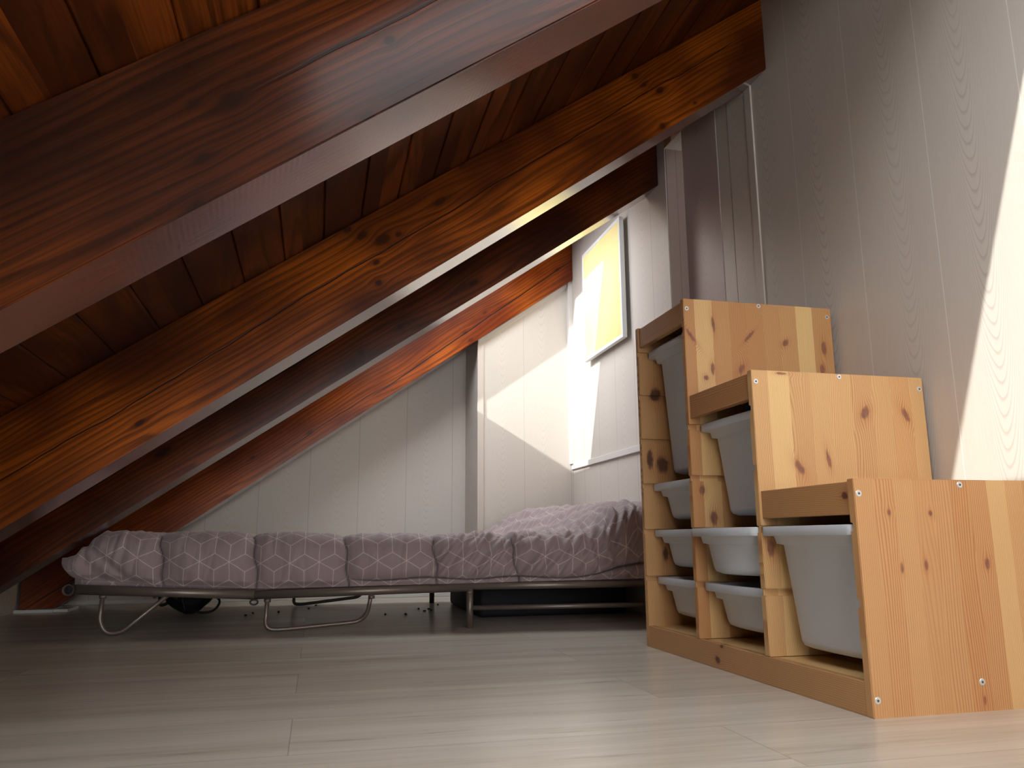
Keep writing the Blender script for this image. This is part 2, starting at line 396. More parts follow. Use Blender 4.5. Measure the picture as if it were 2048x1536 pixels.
# in beam coordinates: l along from the foot, a up from the lower edge
M['raf_a'] = stained('rafter_wood_near', knots=[(0.113, 1.40, 0.010, 0.016), (0.09, 1.645, 0.007, 0.010), (0.057, 1.323, 0.005, 0.012), (0.131, 1.353, 0.004, 0.006), (0.005, 1.55, 0.006, 0.012), (0.004, 1.28, 0.005, 0.012)], cracks=[(0.05, 0.04, 0.03, 0.0018, 1.40, 3.4)], lo=srgb(38, 14, 4), hi=srgb(90, 42, 10), spec=0.2)
M['raf_b'] = stained('rafter_wood_second', knots=[(0.212, 1.698, 0.009, 0.012), (0.179, 1.724, 0.010, 0.016), (0.14, 1.763, 0.016, 0.024), (0.132, 1.81, 0.007, 0.010), (0.044, 1.685, 0.009, 0.010), (0.096, 1.712, 0.007, 0.010), (0.154, 1.964, 0.010, 0.020), (0.192, 2.731, 0.009, 0.014), (0.115, 2.777, 0.010, 0.014), (0.154, 2.74, 0.006, 0.01), (0.014, 2.709, 0.009, 0.011), (0.025, 2.857, 0.004, 0.007), (0.048, 0.997, 0.006, 0.014), (0.213, 2.084, 0.005, 0.012)], cracks=[(0.085, 0.015, 0.05, 0.0012, 0.3, 3.2)], lo=srgb(78, 31, 5), hi=srgb(178, 92, 16), spec=0.28)
M['raf_c'] = stained('rafter_wood_third', knots=[(0.042, 1.659, 0.008, 0.014), (0.098, 0.942, 0.012, 0.030), (0.047, 1.825, 0.006, 0.010), (0.048, 2.15, 0.008, 0.022), (0.06, 2.55, 0.008, 0.012)], cracks=[(0.108, 0.0138, 0.03, 0.0026, 0.6, 3.1)], lo=LO, hi=HI)
M['raf_d'] = stained('rafter_wood_fourth', knots=[(0.018, 2.378, 0.008, 0.016), (0.067, 2.374, 0.008, 0.012), (0.10, 2.524, 0.008, 0.012), (0.055, 1.455, 0.008, 0.014), (0.0, 1.698, 0.006, 0.016), (0.098, 1.175, 0.007, 0.012), (0.091, 3.0, 0.007, 0.012)], cracks=[(-0.03, 0.039, 0.025, 0.0022, 1.75, 3.15), (0.02, 0.02, 0.05, 0.0014, 1.2, 1.9), (0.06, 0.0, 0.03, 0.002, 0.0, 0.5)], lo=srgb(116, 44, 9), hi=srgb(192, 98, 26))
M['under_a'] = stained('rafter_underside_a', across=1, thick=2, knots=[(0.02, 1.31, 0.008, 0.016), (-0.01, 1.62, 0.007, 0.015), (0.03, 2.3, 0.006, 0.012)], lo=srgb(78, 30, 12), hi=srgb(140, 66, 28), rough=0.26, coat=1.0, saw=True)  # same wood toned lighter, as if lit from the floor
M['under_b'] = stained('rafter_underside_b', across=1, thick=2, knots=[(0.02, 1.31, 0.008, 0.016), (-0.01, 1.62, 0.007, 0.015), (0.03, 2.3, 0.006, 0.012)], lo=srgb(84, 32, 12), hi=srgb(150, 72, 28), rough=0.26, coat=1.0, saw=False)
M['under_c'] = stained('rafter_underside_c', across=1, thick=2, knots=[(0.02, 1.31, 0.008, 0.016), (-0.01, 1.62, 0.007, 0.015), (0.03, 2.3, 0.006, 0.012)], lo=srgb(74, 28, 12), hi=srgb(130, 58, 26), rough=0.26, coat=1.0, saw=False)
rafter(-0.16, 0.128, 0.7124, 1.4978, XR, M['raf_a'], M['under_a'], 'thick dark brown rafter nearest the camera, crossing the top left with a pale glossy underside')
rafter(0.85, 0.13, 0.7108, 1.4706, XR, M['raf_b'], M['under_b'], 'amber brown knotty rafter, second from the camera, with a cluster of knots midway')
rafter(1.53, 0.132, 0.694, 1.4323, XH, M['raf_c'], M['under_c'], 'very dark rafter with a long black crack, third from the camera')
rafter(2.645, 0.13, 0.6958, 1.3993, XH, M['raf_d'], M['under_c'], 'orange lit rafter farthest from the camera, its foot on the floor behind the bed', up=0.27)

# ------------------------------------------------------------------ trims
def trim(n, mat, boxes, bev=0.0015, label=None):
    bm = bmesh.new()
    for b in boxes: box(bm, *b, bev)
    return struct(link('trim_%d' % n, bm, mat))
trim(1, M['white_trim'], [(XH - 0.012, XH, 1.47, 2.699, 0.645, 0.672)])                      # ledge strip on the head wall
trim(2, M['white_trim'], [(XH - 0.022, XH + 0.001, 2.665, 2.7005, 0.672, 1.66)])               # corner strip between head wall and nook
bm = bmesh.new()                                                                            # sloping strip under the far rafter
prism(bm, [(NK - 0.002, 0.6958 * NK + 1.3993 - 0.022), (XH, 0.6958 * XH + 1.3993 - 0.022), (XH, 0.6958 * XH + 1.3993 + 0.02), (NK - 0.002, 0.6958 * NK + 1.3993 + 0.02)], 1, 2.684, 2.701)
struct(link('trim_3', bm, M['white_trim']))
trim(4, M['trim'], [(NK - 0.004, NK + 0.028, 2.690, 2.702, 0.0, 1.3)])                            # corner bead on the nook
trim(5, M['trim'], [(0.4485, XR, 0.947, 0.985, 0.0, 2.1), (0.4515, XR, 0.9855, 1.108, 0.0, 2.1), (0.4535, XR, 1.112, 1.19, 0.0, 2.1)], 0.0015)   # door casing on the right wall
trim(6, M['white_trim'], [(-2.145, -1.985, 2.626, 2.645, 0.0, 0.013), (-1.985, -1.93, 2.635, 2.80, 0.0, 0.013), (-2.145, -1.985, 2.775, 2.79, 0.0, 0.013)], 0.002)   # strip round the rafter foot
bm = bmesh.new(); prism(bm, [(0.375, 1.818), (0.455, 1.905), (0.455, 2.05), (0.375, 2.05)], 1, 1.40, 1.466); struct(link('trim_7', bm, plain('soffit_wood', srgb(190, 150, 120), 0.6)))
bm = bmesh.new(); box(bm, XH + 0.003, XR - 0.004, 1.459, 1.466, 0.0, 1.815, 0.001); struct(link('trim_8', bm, panelling('end_laminate_shaded', 0, srgb(168, 148, 140), srgb(130, 110, 102), srgb(110, 95, 90), 0.001, 0.3, 0.42)))  # end face coloured darker to stand for its shade
bm = bmesh.new(); box(bm, -2.135, NK, YB - 0.012, YB, 0.0, 0.018, 0.002); struct(link('baseboard_back', bm, M['white_trim']))
# hatch door in the right wall beside the casing
bm = bmesh.new(); box(bm, 0.451, 0.4551, 1.192, 1.462, 0.02, 2.1, 0.001); struct(link('door_1', bm, panelling('hatch_laminate', 1, srgb(184, 166, 160), srgb(136, 114, 106), srgb(120, 100, 96), 0.0012, 0.30, 1.19)))

# ------------------------------------------------------------------ storage unit
H = (0.397, 0.657, 0.913); P = 0.3077; T = 0.018; D = 0.44
GZ = [0.184 + 0.1295 * i for i in range(6)]
unit = tag(empty('storage_unit'), 'stepped pine storage unit of three columns holding white plastic bins, standing by the panelled wall', 'storage unit')
KN_LOW = [(0.067, 0.338, 0.004, 0.005), (0.153, 0.337, 0.004, 0.005), (0.083, 0.242, 0.003, 0.010), (0.133, 0.247, 0.004, 0.010), (0.262, 0.248, 0.006, 0.010), (0.224, 0.018, 0.003, 0.008), (0.36, 0.15, 0.006, 0.01)]
KN_MID = [(0.103, 0.444, 0.009, 0.016, 0.45), (0.176, 0.462, 0.005, 0.020, 0.15), (0.279, 0.569, 0.011, 0.016, -0.3), (0.386, 0.569, 0.008, 0.015, 0.4), (0.073, 0.6515, 0.014, 0.003)]
KN_TALL = [(0.018, 0.812, 0.006, 0.019, 0.7), (0.083, 0.848, 0.005, 0.021, 0.1), (0.188, 0.822, 0.006, 0.017, -0.9), (0.294, 0.808, 0.009, 0.010, -0.5), (0.158, 0.73, 0.009, 0.015, -0.4), (0.055, 0.702, 0.007, 0.007), (0.075, 0.728, 0.006, 0.017), (0.411, 0.80, 0.008, 0.02), (0.401, 0.74, 0.008, 0.015)]
KN_FAR = [(0.05, 0.711, 0.018, 0.022), (0.062, 0.505, 0.020, 0.026), (0.024, 0.52, 0.010, 0.028), (0.06, 0.25, 0.009, 0.02)]
KN_TALL2 = KN_TALL + [(0.027, 0.414, 0.008, 0.012), (0.055, 0.344, 0.011, 0.018)]
KN_MID2 = KN_MID + [(0.02, 0.275, 0.010, 0.018)]
mats = [pine('pine_low', 0, 2, KN_LOW, 0.040, 6.0, var=0.45), pine('pine_mid', 0, 2, KN_MID2, 0.052, 11.0, pale=0.34), pine('pine_tall', 0, 2, KN_TALL2, 0.05, 23.0), pine('pine_far_shaded', 0, 2, KN_FAR, 0.06, 41.0, dark=0.80, var=0.4, kd=srgb(28, 24, 28), kl_=srgb(70, 50, 46))]
M['pine_y'] = pine('pine_rail_shaded', 2, 1, [(0.368, 0.032, 0.007, 0.009), (0.052, 0.51, 0.004, 0.008), (0.020, 0.532, 0.009, 0.011)], 0.09, 5.0, dark=0.86, var=0.4, kd=srgb(50, 32, 28), kl_=srgb(110, 70, 56))  # rails and plinth toned darker for the shaded front
M['pine_b'] = pine('pine_board', 0, 1, (), 0.07, 9.0)
M['screw'] = plain('screw_zinc', srgb(225, 226, 224), 0.35, 0.6); M['socket'] = plain('screw_socket', srgb(70, 80, 82), 0.5)
def side_panel(y0, h, left, right, mat, zlo=0.0):
    """panel profile in (y,z): grooves for the bin rims on the faces that look into a column"""
    gd, gh = 0.0085, 0.0150
    def grooves(top): return [z for z in GZ if z + gh < top - 0.03]
    pts = []
    pts.append((y0, zlo))
    if left is not None:
        for z in grooves(left): pts += [(y0, z - gh / 2), (y0 + gd, z - gh / 2), (y0 + gd, z + gh / 2), (y0, z + gh / 2)]
    pts.append((y0, h)); pts.append((y0 + T, h))
    if right is not None:
        for z in grooves(right)[::-1]: pts += [(y0 + T, z + gh / 2), (y0 + T - gd, z + gh / 2), (y0 + T - gd, z - gh / 2), (y0 + T, z - gh / 2)]
    pts.append((y0 + T, zlo))
    bm = bmesh.new(); prism(bm, pts, 0, 0.0, D)
    es = [e for e in bm.edges if abs(e.verts[0].co.x - e.verts[1].co.x) < 1e-6 or abs((e.verts[0].co.z - h)) < 1e-6]
    bmesh.ops.bevel(bm, geom=es, offset=0.0012, segments=2, affect='EDGES')
    return link('side_panel', bm, mat, unit)
PY = [0.0, P, 2 * P, 0.94 - T]
side_panel(PY[0], H[0], None, H[0], mats[0])
side_panel(PY[1], H[1], H[0], H[1], mats[1], 0.0565)
side_panel(PY[2], H[2], H[1], H[2], mats[2], 0.0565)
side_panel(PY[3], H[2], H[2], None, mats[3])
for i in range(3):
    ya, yb = PY[i] + T, PY[i + 1]
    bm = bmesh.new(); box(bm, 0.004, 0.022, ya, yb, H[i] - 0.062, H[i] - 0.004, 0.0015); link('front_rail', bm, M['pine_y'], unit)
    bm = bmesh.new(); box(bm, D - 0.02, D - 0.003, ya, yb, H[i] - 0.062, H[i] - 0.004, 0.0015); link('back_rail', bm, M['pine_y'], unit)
    bm = bmesh.new(); box(bm, 0.022, D - 0.02, ya, yb, H[i] - 0.022, H[i] - 0.004, 0.001); link('step_board', bm, M['pine_b'], unit)
bm = bmesh.new(); box(bm, 0.0005, 0.018, T, 0.94 - T, 0.0, 0.056, 0.0015); link('plinth', bm, M['pine_y'], unit)
bm = bmesh.new(); box(bm, 0.0185, D - 0.004, T, 0.94 - T, 0.040, 0.055, 0.001); link('bottom_board', bm, M['pine_b'], unit)
bm = bmesh.new(); box(bm, D - 0.018, D - 0.004, T, 0.94 - T, 0.0, 0.0395, 0.001); link('back_plinth', bm, M['pine_y'], unit)
def screw(x, y, z):
    bm = bmesh.new()
    r = bmesh.ops.create_cone(bm, cap_ends=True, segments=20, radius1=0.0062, radius2=0.0052, depth=0.0012)
    bmesh.ops.rotate(bm, verts=bm.verts, cent=(0, 0, 0), matrix=Matrix.Rotation(math.pi / 2, 3, 'X'))
    bmesh.ops.translate(bm, verts=bm.verts, vec=(x, y - 0.0004, z))
    s = link('screw', bm, M['screw'], unit); s['label'] = 'zinc screw head'
    bm = bmesh.new(); bmesh.ops.create_cone(bm, cap_ends=True, segments=6, radius1=0.0023, radius2=0.0023, depth=0.0008)
    bmesh.ops.rotate(bm, verts=bm.verts, cent=(0, 0, 0), matrix=Matrix.Rotation(math.pi / 2, 3, 'X'))
    bmesh.ops.translate(bm, verts=bm.verts, vec=(x, y - 0.0010, z))
    link('socket', bm, M['socket'], s)
for (x, z) in ((0.009, 0.371), (0.222, 0.388), (0.43, 0.371), (0.010, 0.028), (0.222, 0.048), (0.43, 0.028)): screw(x, PY[0], z)
for (x, z) in ((0.010, 0.631), (0.220, 0.650), (0.430, 0.630)): screw(x, PY[1], z)
for (x, z) in ((0.009, 0.886), (0.220, 0.906), (0.428, 0.888)): screw(x, PY[2], z)

# ------------------------------------------------------------------ bins
g = G('bin_plastic'); x, y, z = g.coords()
n = g.noise(x * 14.0, y * 14.0, z * 14.0, 1.0, 2.0)
M['bin'] = g.out(g.mix(n, srgb(206, 210, 214), srgb(196, 201, 207)), 0.34, Specular_IOR_Level=0.45, Subsurface_Weight=0.0, Subsurface_Radius=(0.02, 0.02, 0.022), Subsurface_Scale=1.0)
def rrect(x0, x1, hw, r, bow, n=6, m=10):
    pts = []
    def arc(cx, cy, a0):
        for k in range(n + 1):
            a = a0 + math.pi / 2 * k / n; pts.append([cx + r * math.cos(a), cy + r * math.sin(a)])
    arc(x1 - r, hw - r, 0.0); arc(x0 + r, hw - r, math.pi / 2)
    ya, yb = hw - r, -hw + r                       # front edge, subdivided so that it can bow outwards
    for k in range(1, m): pts.append([x0, ya + (yb - ya) * k / m])
    arc(x0 + r, -hw + r, math.pi); arc(x1 - r, -hw + r, 1.5 * math.pi)
    for p in pts:
        if p[0] < x0 + 0.08:
            p[0] -= bow * (1 - (p[1] / hw) ** 2) * max(0.0, 1 - (p[0] - x0) / 0.08)
    return pts
def bin_mesh(h, bow, L=0.415):
    bm = bmesh.new(); hw = P / 2 - T / 2 - 0.0015 + 0.0045
    taper = 0.014 if h > 0.15 else 0.005
    ix = 0.030                                      # body set back under the rim
    out = [(0.0, 0.0, L, hw, 0.014), (-0.001, -0.001, L + 0.001, hw + 0.0, 0.015), (-0.0100, -0.001, L, hw, 0.014), (-0.0115, 0.001, L - 0.002, hw - 0.002, 0.013),
           (-0.0120, 0.012, L - 0.012, hw - 0.020, 0.013), (-0.0275, 0.016, L - 0.016, hw - 0.022, 0.014), (-0.0290, 0.022, L - 0.02, hw - 0.030, 0.015),
           (-0.0305, ix - 0.004, L - 0.03, hw - 0.0315, 0.015), (-h + 0.014, ix + taper, L - ix - taper, hw - 0.0325 - taper * 0.7, 0.017),
           (-h + 0.005, ix + taper + 0.003, L - ix - taper - 0.003, hw - 0.0350 - taper * 0.7, 0.018), (-h, ix + taper + 0.013, L - ix - taper - 0.013, hw - 0.0455 - taper * 0.7, 0.016)]
    inn = [(0.0, 0.010, L - 0.018, hw - 0.020, 0.022), (-0.003, 0.014, L - 0.022, hw - 0.030, 0.024), (-0.026, ix - 0.001, L - 0.033, hw - 0.0345, 0.014),
           (-h + 0.018, ix + taper + 0.003, L - ix - taper - 0.003, hw - 0.0360 - taper * 0.7, 0.016), (-h + 0.004, ix + taper + 0.018, L - ix - taper - 0.018, hw - 0.052 - taper * 0.7, 0.026)]
    def ring(s): return [bm.verts.new((p[0], p[1], s[0] - (0.0075 if s[0] < -0.005 and p[0] < 0.10 and s[0] > -0.04 else 0.0))) for p in rrect(s[1], s[2], s[3], s[4], bow)]
    def bridge(a, b, flip=False):
        n = len(a)
        for i in range(n):
            f = (a[i], a[(i + 1) % n], b[(i + 1) % n], b[i]); bm.faces.new(f if not flip else f[::-1])
    R = [ring(s) for s in out]
    for a, b in zip(R, R[1:]): bridge(a, b)
    bm.faces.new(R[-1])
    Q = [ring(s) for s in inn]
    bridge(Q[0], R[0])
    for a, b in zip(Q, Q[1:]): bridge(b, a)
    bm.faces.new(Q[-1][::-1])
    me = bpy.data.meshes.new('storage_bin'); bmesh.ops.recalc_face_normals(bm, faces=bm.faces); bm.to_mesh(me); bm.free()
    for p in me.polygons: p.use_smooth = True
    me.materials.append(M['bin'])
    return me
meshes = {}
def place_bin(colm, ztop, h, x, label, bow=0.004, rot=(0, 0, 0)):
    key = (h, bow)
    if key not in meshes: meshes[key] = bin_mesh(h, bow)
    o = bpy.data.objects.new('storage_bin', meshes[key]); COL.objects.link(o)
    yc = (PY[colm] + T + PY[colm + 1]) / 2
    o.location = (x, yc, ztop); o.rotation_euler = rot
    return tag(o, label, 'bin', 'white plastic bins in the storage unit')
d5 = 0.0045
place_bin(0, GZ[1] + d5, 0.238, 0.0, 'deep white bin in the lowest step of the pine unit')
place_bin(1, GZ[3] + d5, 0.228, 0.030, 'deep white bin under the top rail of the middle column')
place_bin(1, GZ[1] + d5, 0.105, -0.006, 'shallow white bin sticking out of the middle column, its front sagging', 0.026)
place_bin(1, GZ[0] + d5, 0.100, 0.020, 'shallow white bin at the bottom of the middle column', 0.010)
place_bin(2, GZ[5] + d5, 0.362, 0.030, 'very deep white bin in shade at the top of the tall column')
place_bin(2, GZ[2] + d5, 0.100, 0.030, 'upper of the three shallow white bins in the tall column')
place_bin(2, GZ[1] + d5, 0.100, 0.028, 'middle one of three shallow white bins in the tall column')
place_bin(2, GZ[0] + d5, 0.100, 0.032, 'lowest shallow white bin of the tall column, just above the plinth', 0.008)
# teal bag peeking over the rim of the middle deep bin
bm = bmesh.new(); bmesh.ops.create_icosphere(bm, subdivisions=3, radius=1)
for v in bm.verts:
    n = noise.noise(v.co * 2.3) * 0.35; v.co = Vector((v.co.x * 0.028, v.co.y * 0.028, v.co.z * 0.036)) * (1 + n)
tag(link('cloth_bag', bm, plain('teal_cloth', srgb(12, 110, 134), 0.8), None, True, (0.099, 0.455, 0.584)), 'dark teal cloth poking out of the deep bin in the middle column', 'cloth')

# ------------------------------------------------------------------ picture on the head wall
pic = tag(empty('wall_picture', (0.338, 2.128, 1.146)), 'square yellow panel in a thin white frame hanging on the pale wall above the bed', 'picture')
px0, px1, pz = -0.256, 0.256, 0.552
M['frame'] = plain('frame_white', srgb(236, 239, 240), 0.45)
bars = [(px0, px1, 0.0, 0.016), (px0, px1, pz - 0.016, pz), (px0, px0 + 0.016, 0.016, pz - 0.016), (px1 - 0.016, px1, 0.016, pz - 0.016)]
bm = bmesh.new()
for (a, b, c, d) in bars: box(bm, 0.0, 0.02, a, b, c, d, 0.001)
link('frame', bm, M['frame'], pic)
bm = bmesh.new(); box(bm, 0.003, 0.008, px0 + 0.015, px1 - 0.015, 0.015, pz - 0.015)
g = G('canvas_yellow'); x, y, z = g.coords()
n = g.noise(x, y * 4.0, z * 4.0, 1.0, 3.0); n2 = g.noise(x, y * 90.0, z * 90.0, 1.0, 2.0)
col = g.mix(g.smooth(n, 0.3, 0.7), srgb(248, 232, 166), srgb(244, 224, 150)); g.bump(n2, 0.15, 0.0006)
link('canvas', bm, g.out(col, 0.6), pic)
bm = bmesh.new(); box(bm, 0.02, 0.036, px0 + 0.03, px1 - 0.012, 0.03, pz - 0.03, 0.003)
for v in bm.verts: v.co.y += 0.004 * noise.noise(v.co * 30)
link('stretcher', bm, plain('stretcher', srgb(190, 180, 168), 0.8), pic)

# ------------------------------------------------------------------ folding bed
M['steel'] = plain('bed_steel', srgb(124, 112, 102), 0.42, 0.5)
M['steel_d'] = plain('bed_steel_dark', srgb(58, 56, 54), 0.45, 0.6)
bed = tag(empty('folding_bed', (0, 0, 0)), 'low metal folding bed frame on looped tube legs along the back wall', 'bed')
def yf(x): return 1.640 - (x + 1.54) * 0.0965
def part(name, mat, pts, r, rad=0.0, seg=12, parent=None, caps=True):
    bm = bmesh.new(); tube(bm, fillet(pts, rad) if rad else pts, r, seg, caps)
    return link(name, bm, mat, parent or bed, True)
zr = lambda x: 0.146 - (x + 1.65) * 0.0456 if x < -1.08 else 0.1200 + (x + 1.08) * 0.0125
part('side_rail', M['steel'], [(-1.668, yf(-1.66), 0.1460), (-1.10, yf(-1.10), 0.1205)], 0.0155, seg=16)
bm = bmesh.new(); xe, ye, ze = -1.664, 1.616, 0.1460          # open-ended foot bar that the rail is welded to
a_ = tube(bm, [(xe, ye, ze), (xe, 2.67, ze)], 0.0180, 20, False)
b_ = tube(bm, [(xe, ye + 0.001, ze), (xe, ye + 0.07, ze)], 0.0138, 20, False)
for q in range(20): bm.faces.new((a_[0][q], a_[0][(q + 1) % 20], b_[0][(q + 1) % 20], b_[0][q]))
link('foot_bar', bm, M['steel'], bed, True, recalc=False)
part('bore_shade', M['dark'], [(xe, ye + 0.007, ze), (xe, ye + 0.012, ze)], 0.0136)  # black disc standing for the shade inside the open bar
part('side_rail', M['steel'], [(-1.115, yf(-1.115), 0.1195), (-0.40, yf(-0.4), 0.1345)], 0.0145)
part('side_rail', M['steel'], [(-0.53, yf(-0.53), 0.1372), (0.36, yf(0.36), 0.1385)], 0.0125)
part('side_rail', M['steel_d'], [(-1.64, 2.66, 0.145), (0.36, 2.60, 0.138)], 0.0145)
part('cross_bar', M['steel_d'], [(-1.60, yf(-1.6), 0.14), (-1.60, 2.66, 0.14)], 0.010)
part('cross_bar', M['steel_d'], [(-0.40, yf(-0.4), 0.125), (-0.40, 2.63, 0.125)], 0.010)
part('cross_bar', M['steel_d'], [(0.30, yf(0.3), 0.125), (0.30, 2.6, 0.125)], 0.010)
yl = 1.635
part('leg_loop', M['steel'], [(-1.568, yf(-1.57), 0.134), (-1.570, yl, 0.045), (-1.548, yl, 0.0078), (-1.505, yl, 0.0085), (-1.36, yl - 0.012, 0.132)], 0.0072, 0.022)
part('leg_loop', M['steel'], [(-1.058, yf(-1.06), 0.118), (-1.062, 1.60, 0.0082), (-1.00, 1.60, 0.0078), (-0.735, 1.59, 0.0275), (-0.722, yf(-0.72), 0.125)], 0.0070, 0.05)
part('leg_loop', M['steel_d'], [(-0.998, 2.64, 0.13), (-0.998, 2.64, 0.010), (-0.965, 2.64, 0.0075), (-0.69, 2.64, 0.036), (-0.675, 2.64, 0.13)], 0.0070, 0.04)
part('leg_loop', M['steel_d'], [(-1.568, 2.65, 0.134), (-1.570, 2.65, 0.0072), (-1.36, 2.65, 0.132)], 0.0070, 0.03)
part('post', M['steel'], [(-0.392, 1.531, 0.135), (-0.392, 1.531, 0.0)], 0.0118, seg=16)
part('post', M['steel_d'], [(-0.368, 2.62, 0.135), (-0.368, 2.62, 0.0)], 0.0118)
part('post', M['steel'], [(0.33, yf(0.33), 0.138), (0.33, yf(0.33), 0.0)], 0.0118)
part('post', M['steel_d'], [(0.33, 2.60, 0.138), (0.33, 2.60, 0.0)], 0.0118)
part('stretcher_bar', M['steel'], [(-0.385, 1.530, 0.0655), (0.33, yf(0.33), 0.066)], 0.0082)
part('hinge_ring', M['steel_d'], [(-1.10 + 0.012 * math.cos(a), yf(-1.1) - 0.008, 0.0975 + 0.008 * math.sin(a)) for a in [2 * math.pi * i / 16 for i in range(17)]], 0.003, seg=8)
for (xx, zz) in ((-1.568, 0.127), (-1.058, 0.106), (-0.722, 0.112), (-0.392, 0.122)):
    part('weld_collar', M['steel'], [(xx, yf(xx), zz), (xx, yf(xx), zz - 0.010)], 0.0112, seg=14)

# quilt and mattress share the printed cloth
g = G('printed_quilt'); u, v, _ = g.coords('UV')
at = g.n.new('ShaderNodeAttribute'); at.attribute_name = 'seam'; seam = V(g, at.outputs['Fac'])
ea = 0.0545
ln = None
wx = (g.noise(u * 9.0, v * 9.0, 0.0, 1.0, 2.0) - 0.5) * 0.012; wy = (g.noise(u * 9.0, v * 9.0, 5.0, 1.0, 2.0) - 0.5) * 0.012
for k in range(3):
    a = k * math.pi / 3
    X = (u + wx) * math.cos(a) + (v + wy) * math.sin(a); Y = (v + wy) * math.cos(a) - (u + wx) * math.sin(a)
    s = ea * math.cos(math.pi / 6)
    j = g.m('ROUND', X / s); dd = g.abs(X - j * s)
    t = g.fract((Y - j * (1.5 * ea)) / (3 * ea) + 100.0)
    on = 1.0 - g.smooth(dd, 0.0006, 0.0014)
    off = g.m('GREATER_THAN', t, 0.3333) * g.m('LESS_THAN', t, 0.6667)
    on = on * (1.0 - off)
    ln = on if ln is None else g.m('MAXIMUM', ln, on)
weave = g.noise(u * 900.0, v * 900.0, 0.0, 1.0, 2.0); tone = g.noise(u * 4.0, v * 4.0, 2.0, 1.0, 2.0)
col = g.mix(tone, srgb(160, 141, 142), srgb(147, 130, 132))
col = g.mix(ln * 0.65, col, srgb(228, 212, 208))
col = g.mix(seam * 0.9, col, srgb(44, 42, 48))
h1 = g.noise(u * 26.0, v * 11.0, 0.0, 1.0, 3.0, 0.55)
g.bump(weave * 0.05 + h1 * 2.0, 0.35, 0.006)
M['quilt'] = g.out(col, 0.62, Specular_IOR_Level=0.3, Sheen_Weight=0.25, Sheen_Roughness=0.5)

